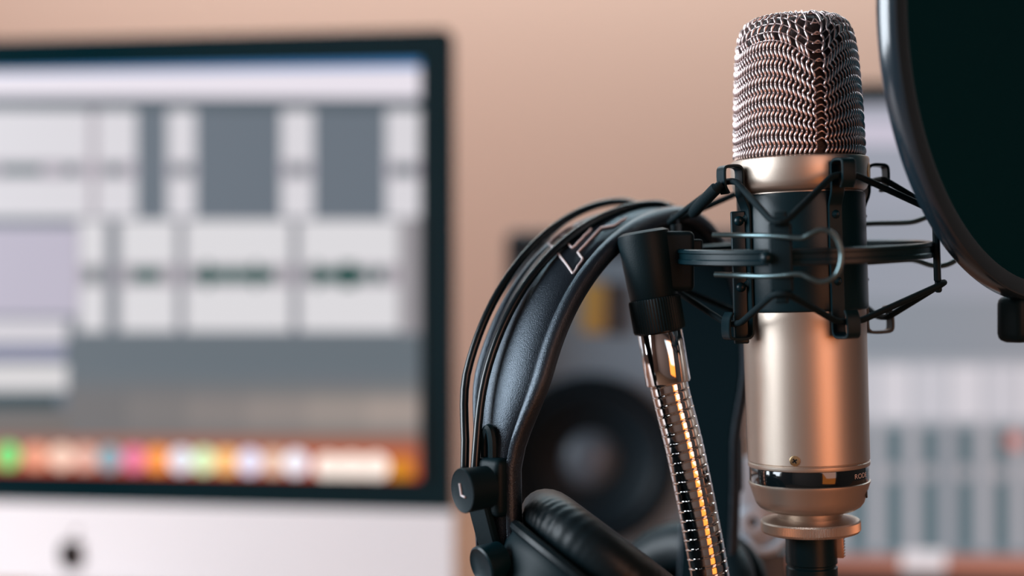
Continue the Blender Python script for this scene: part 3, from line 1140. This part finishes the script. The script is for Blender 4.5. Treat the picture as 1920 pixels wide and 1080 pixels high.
# right slider
MSr = basis(arch(PI, A_L, HT, 0.0) + Vector((0, 0, -0.012)) + hu * 0.0035, hw, hu, Vector((0, 0, 1)))
mk('slider', box((0.030, 0.011, 0.030), MSr, 0.003), M_black, hph)
bm = bmesh.new()
yr = [arch(PI, A_L, HT, 0) + Vector((0, 0, -0.02)) + hu * 0.004, arch(PI, A_L, HT, 0) + Vector((0, 0, -0.05)) + hu * 0.004, arch(PI, A_L, HT, 0) + Vector((0, 0, -0.085)) - hu * 0.004]
add_ribbon(bm, smooth_path(yr, 5), hw, 0.022, 0.004)
mk('yoke', bm, M_black, hph)


def ear_cup(center, axis, R0, rmin, hint, name_label):
    M = axis_matrix(center, axis, hint)
    cup = mk('ear_cup', lathe([(0.010, -0.034), (R0 * 0.55, -0.033), (R0 * 0.86, -0.026), (R0 * 0.98, -0.014), (R0 * 1.0, -0.009), (R0 * 0.97, -0.006), (0.01, -0.006)], M, 64), M_black, hph)
    cup['label'] = name_label
    prof = []
    for k in range(25):
        a = 2 * PI * k / 24
        prof.append((R0 - rmin * 1.05 + rmin * 1.15 * math.cos(a), 0.0045 + rmin * 0.95 * math.sin(a)))
    wr = lambda a, h: 1 + 0.004 * math.sin(a * 58 + 2 * math.sin(a * 7)) * (0.5 + 0.5 * math.sin(a * 5 + 1))
    mk('ear_cushion', lathe(prof, M, 300, False, wr), M_pad, cup)
    path = [M @ Vector((R0 * 1.0 * math.cos(2 * PI * k / 72), R0 * 1.0 * math.sin(2 * PI * k / 72), -0.0070)) for k in range(72)]
    mk('piping', tube(path, 0.0026, 8, closed=True), M_pad, cup)


ear_cup(W(1124, 1065, 0.612), Vector((0.60, 0.10, 0.79)), 0.0420, 0.0125, Vector((0, 1, 0)), 'left ear cup hanging tilted, cushion upward')
ear_cup(W(1268, 1150, 0.722), Vector((-0.62, -0.55, 0.50)), 0.048, 0.0115, Vector((0, 0, 1)), 'right ear cup behind the gooseneck')

# ------------------------------------------------------------------ pale grey clamp behind the microphone base
cz = 0.765
clamp = thing('desk_clamp', 'pale grey clamp bracket with a round pivot, behind the microphone base', 'clamp', (W(1440, 0, cz).x, cz + CAM.y, DZ))
k2 = cz / F
q = W(1411, 978, cz)
outl = [(-28, 120), (-24, 0), (-20, -52), (-4, -66), (20, -62), (40, -40), (62, -10), (70, 30), (60, 120)]
mk('bracket', prism([(x * k2, y * k2) for x, y in reversed(outl)], basis(q + Vector((0, 0.004, 0)), Vector((1, 0, 0)), Vector((0, 0, 1)), Vector((0, -1, 0))), 12 * k2, 3 * k2), M_grey, clamp)
MP = axis_matrix(q + Vector((0, -0.0008, 0)), (0, -1, 0))
pv = mk('pivot', lathe([(30 * k2, 0), (29 * k2, 5 * k2), (24 * k2, 7 * k2), (17 * k2, 8 * k2), (9 * k2, 7 * k2), (8 * k2, 2 * k2)], MP, 40), M_grey, clamp)
mk('pivot_hole', lathe([(8.5 * k2, 1 * k2), (8.5 * k2, 3 * k2)], MP, 24), M_gloss, pv)
arc = [W(1402, 1012, cz), W(1412, 1026, cz - .002), W(1428, 1034, cz - .003), W(1448, 1030, cz - .003), W(1464, 1018, cz - .002), W(1474, 1004, cz)]
mk('lip', tube(smooth_path(arc, 6), 9 * k2, 12), M_grey, clamp)
bp = W(1446, 1060, cz)
mk('post', box((0.020, 0.016, bp.z + 0.006 - DZ), T(bp.x, bp.y + 0.012, (bp.z + 0.006 + DZ) / 2), 0.002), M_spkdk, clamp)  # post and foot assumed, to stand the bracket on the desk
mk('foot', box((0.07, 0.06, 0.010), T(bp.x, bp.y + 0.012, DZ + 0.005), 0.002), M_spkdk, clamp)

# ------------------------------------------------------------------ pop filter
PD = 0.635
PR = 0.1198
pe = Vector((-0.744, -0.668, 0)).normalized()       # in-plane, towards the left edge
pn = Vector((0.668, -0.744, 0)).normalized()        # face that looks at the lens
pc = W(1961, 62, PD)
pop = thing('pop_filter', 'large round black pop filter at the right edge, beside the microphone', 'pop filter', (pc.x, pc.y, pc.z - PR))
MPf = axis_matrix(pc, pn, Vector((0, 0, 1)))
mk('hoop', lathe([(PR - .008, 0.0005), (PR - .004, 0.0012), (PR - .0008, 0.0002), (PR, -0.0012), (PR, -0.0075), (PR - .001, -0.009), (PR - .005, -0.0095), (PR - .008, -0.009), (PR - .008, 0.0005)], MPf, 160, False), M_hoop, pop)
mk('fabric_screen', lathe([(PR - .0075, -0.004), (PR - .0075, -0.001), (PR - .02, -0.0004), (0.05, 0.0004), (0.002, 0.0006)], MPf, 128, True), M_foam, pop)
cb = W(1909, 598, PD)
bm = box((0.017, 0.014, 0.021), basis(cb, -pe, -pn, Vector((0, 0, 1))), 0.004)
mk('clip', bm, M_black, pop)
nk = smooth_path([cb + Vector((0.008, 0.004, 0.0)), cb + Vector((0.05, 0.05, -0.03)), cb + Vector((0.10, 0.10, -0.14)), cb + Vector((0.11, 0.11, DZ + 0.02 - cb.z))], 14)
mk('gooseneck', tube(nk, 0.005, 12), M_black, pop)
mk('assumed_desk_foot', lathe([(0.04, 0), (0.042, 0.003), (0.042, 0.012), (0.012, 0.022)], T(nk[-1].x, nk[-1].y, DZ), 40), M_black, pop)  # foot out of view, assumed, carries the neck of the filter
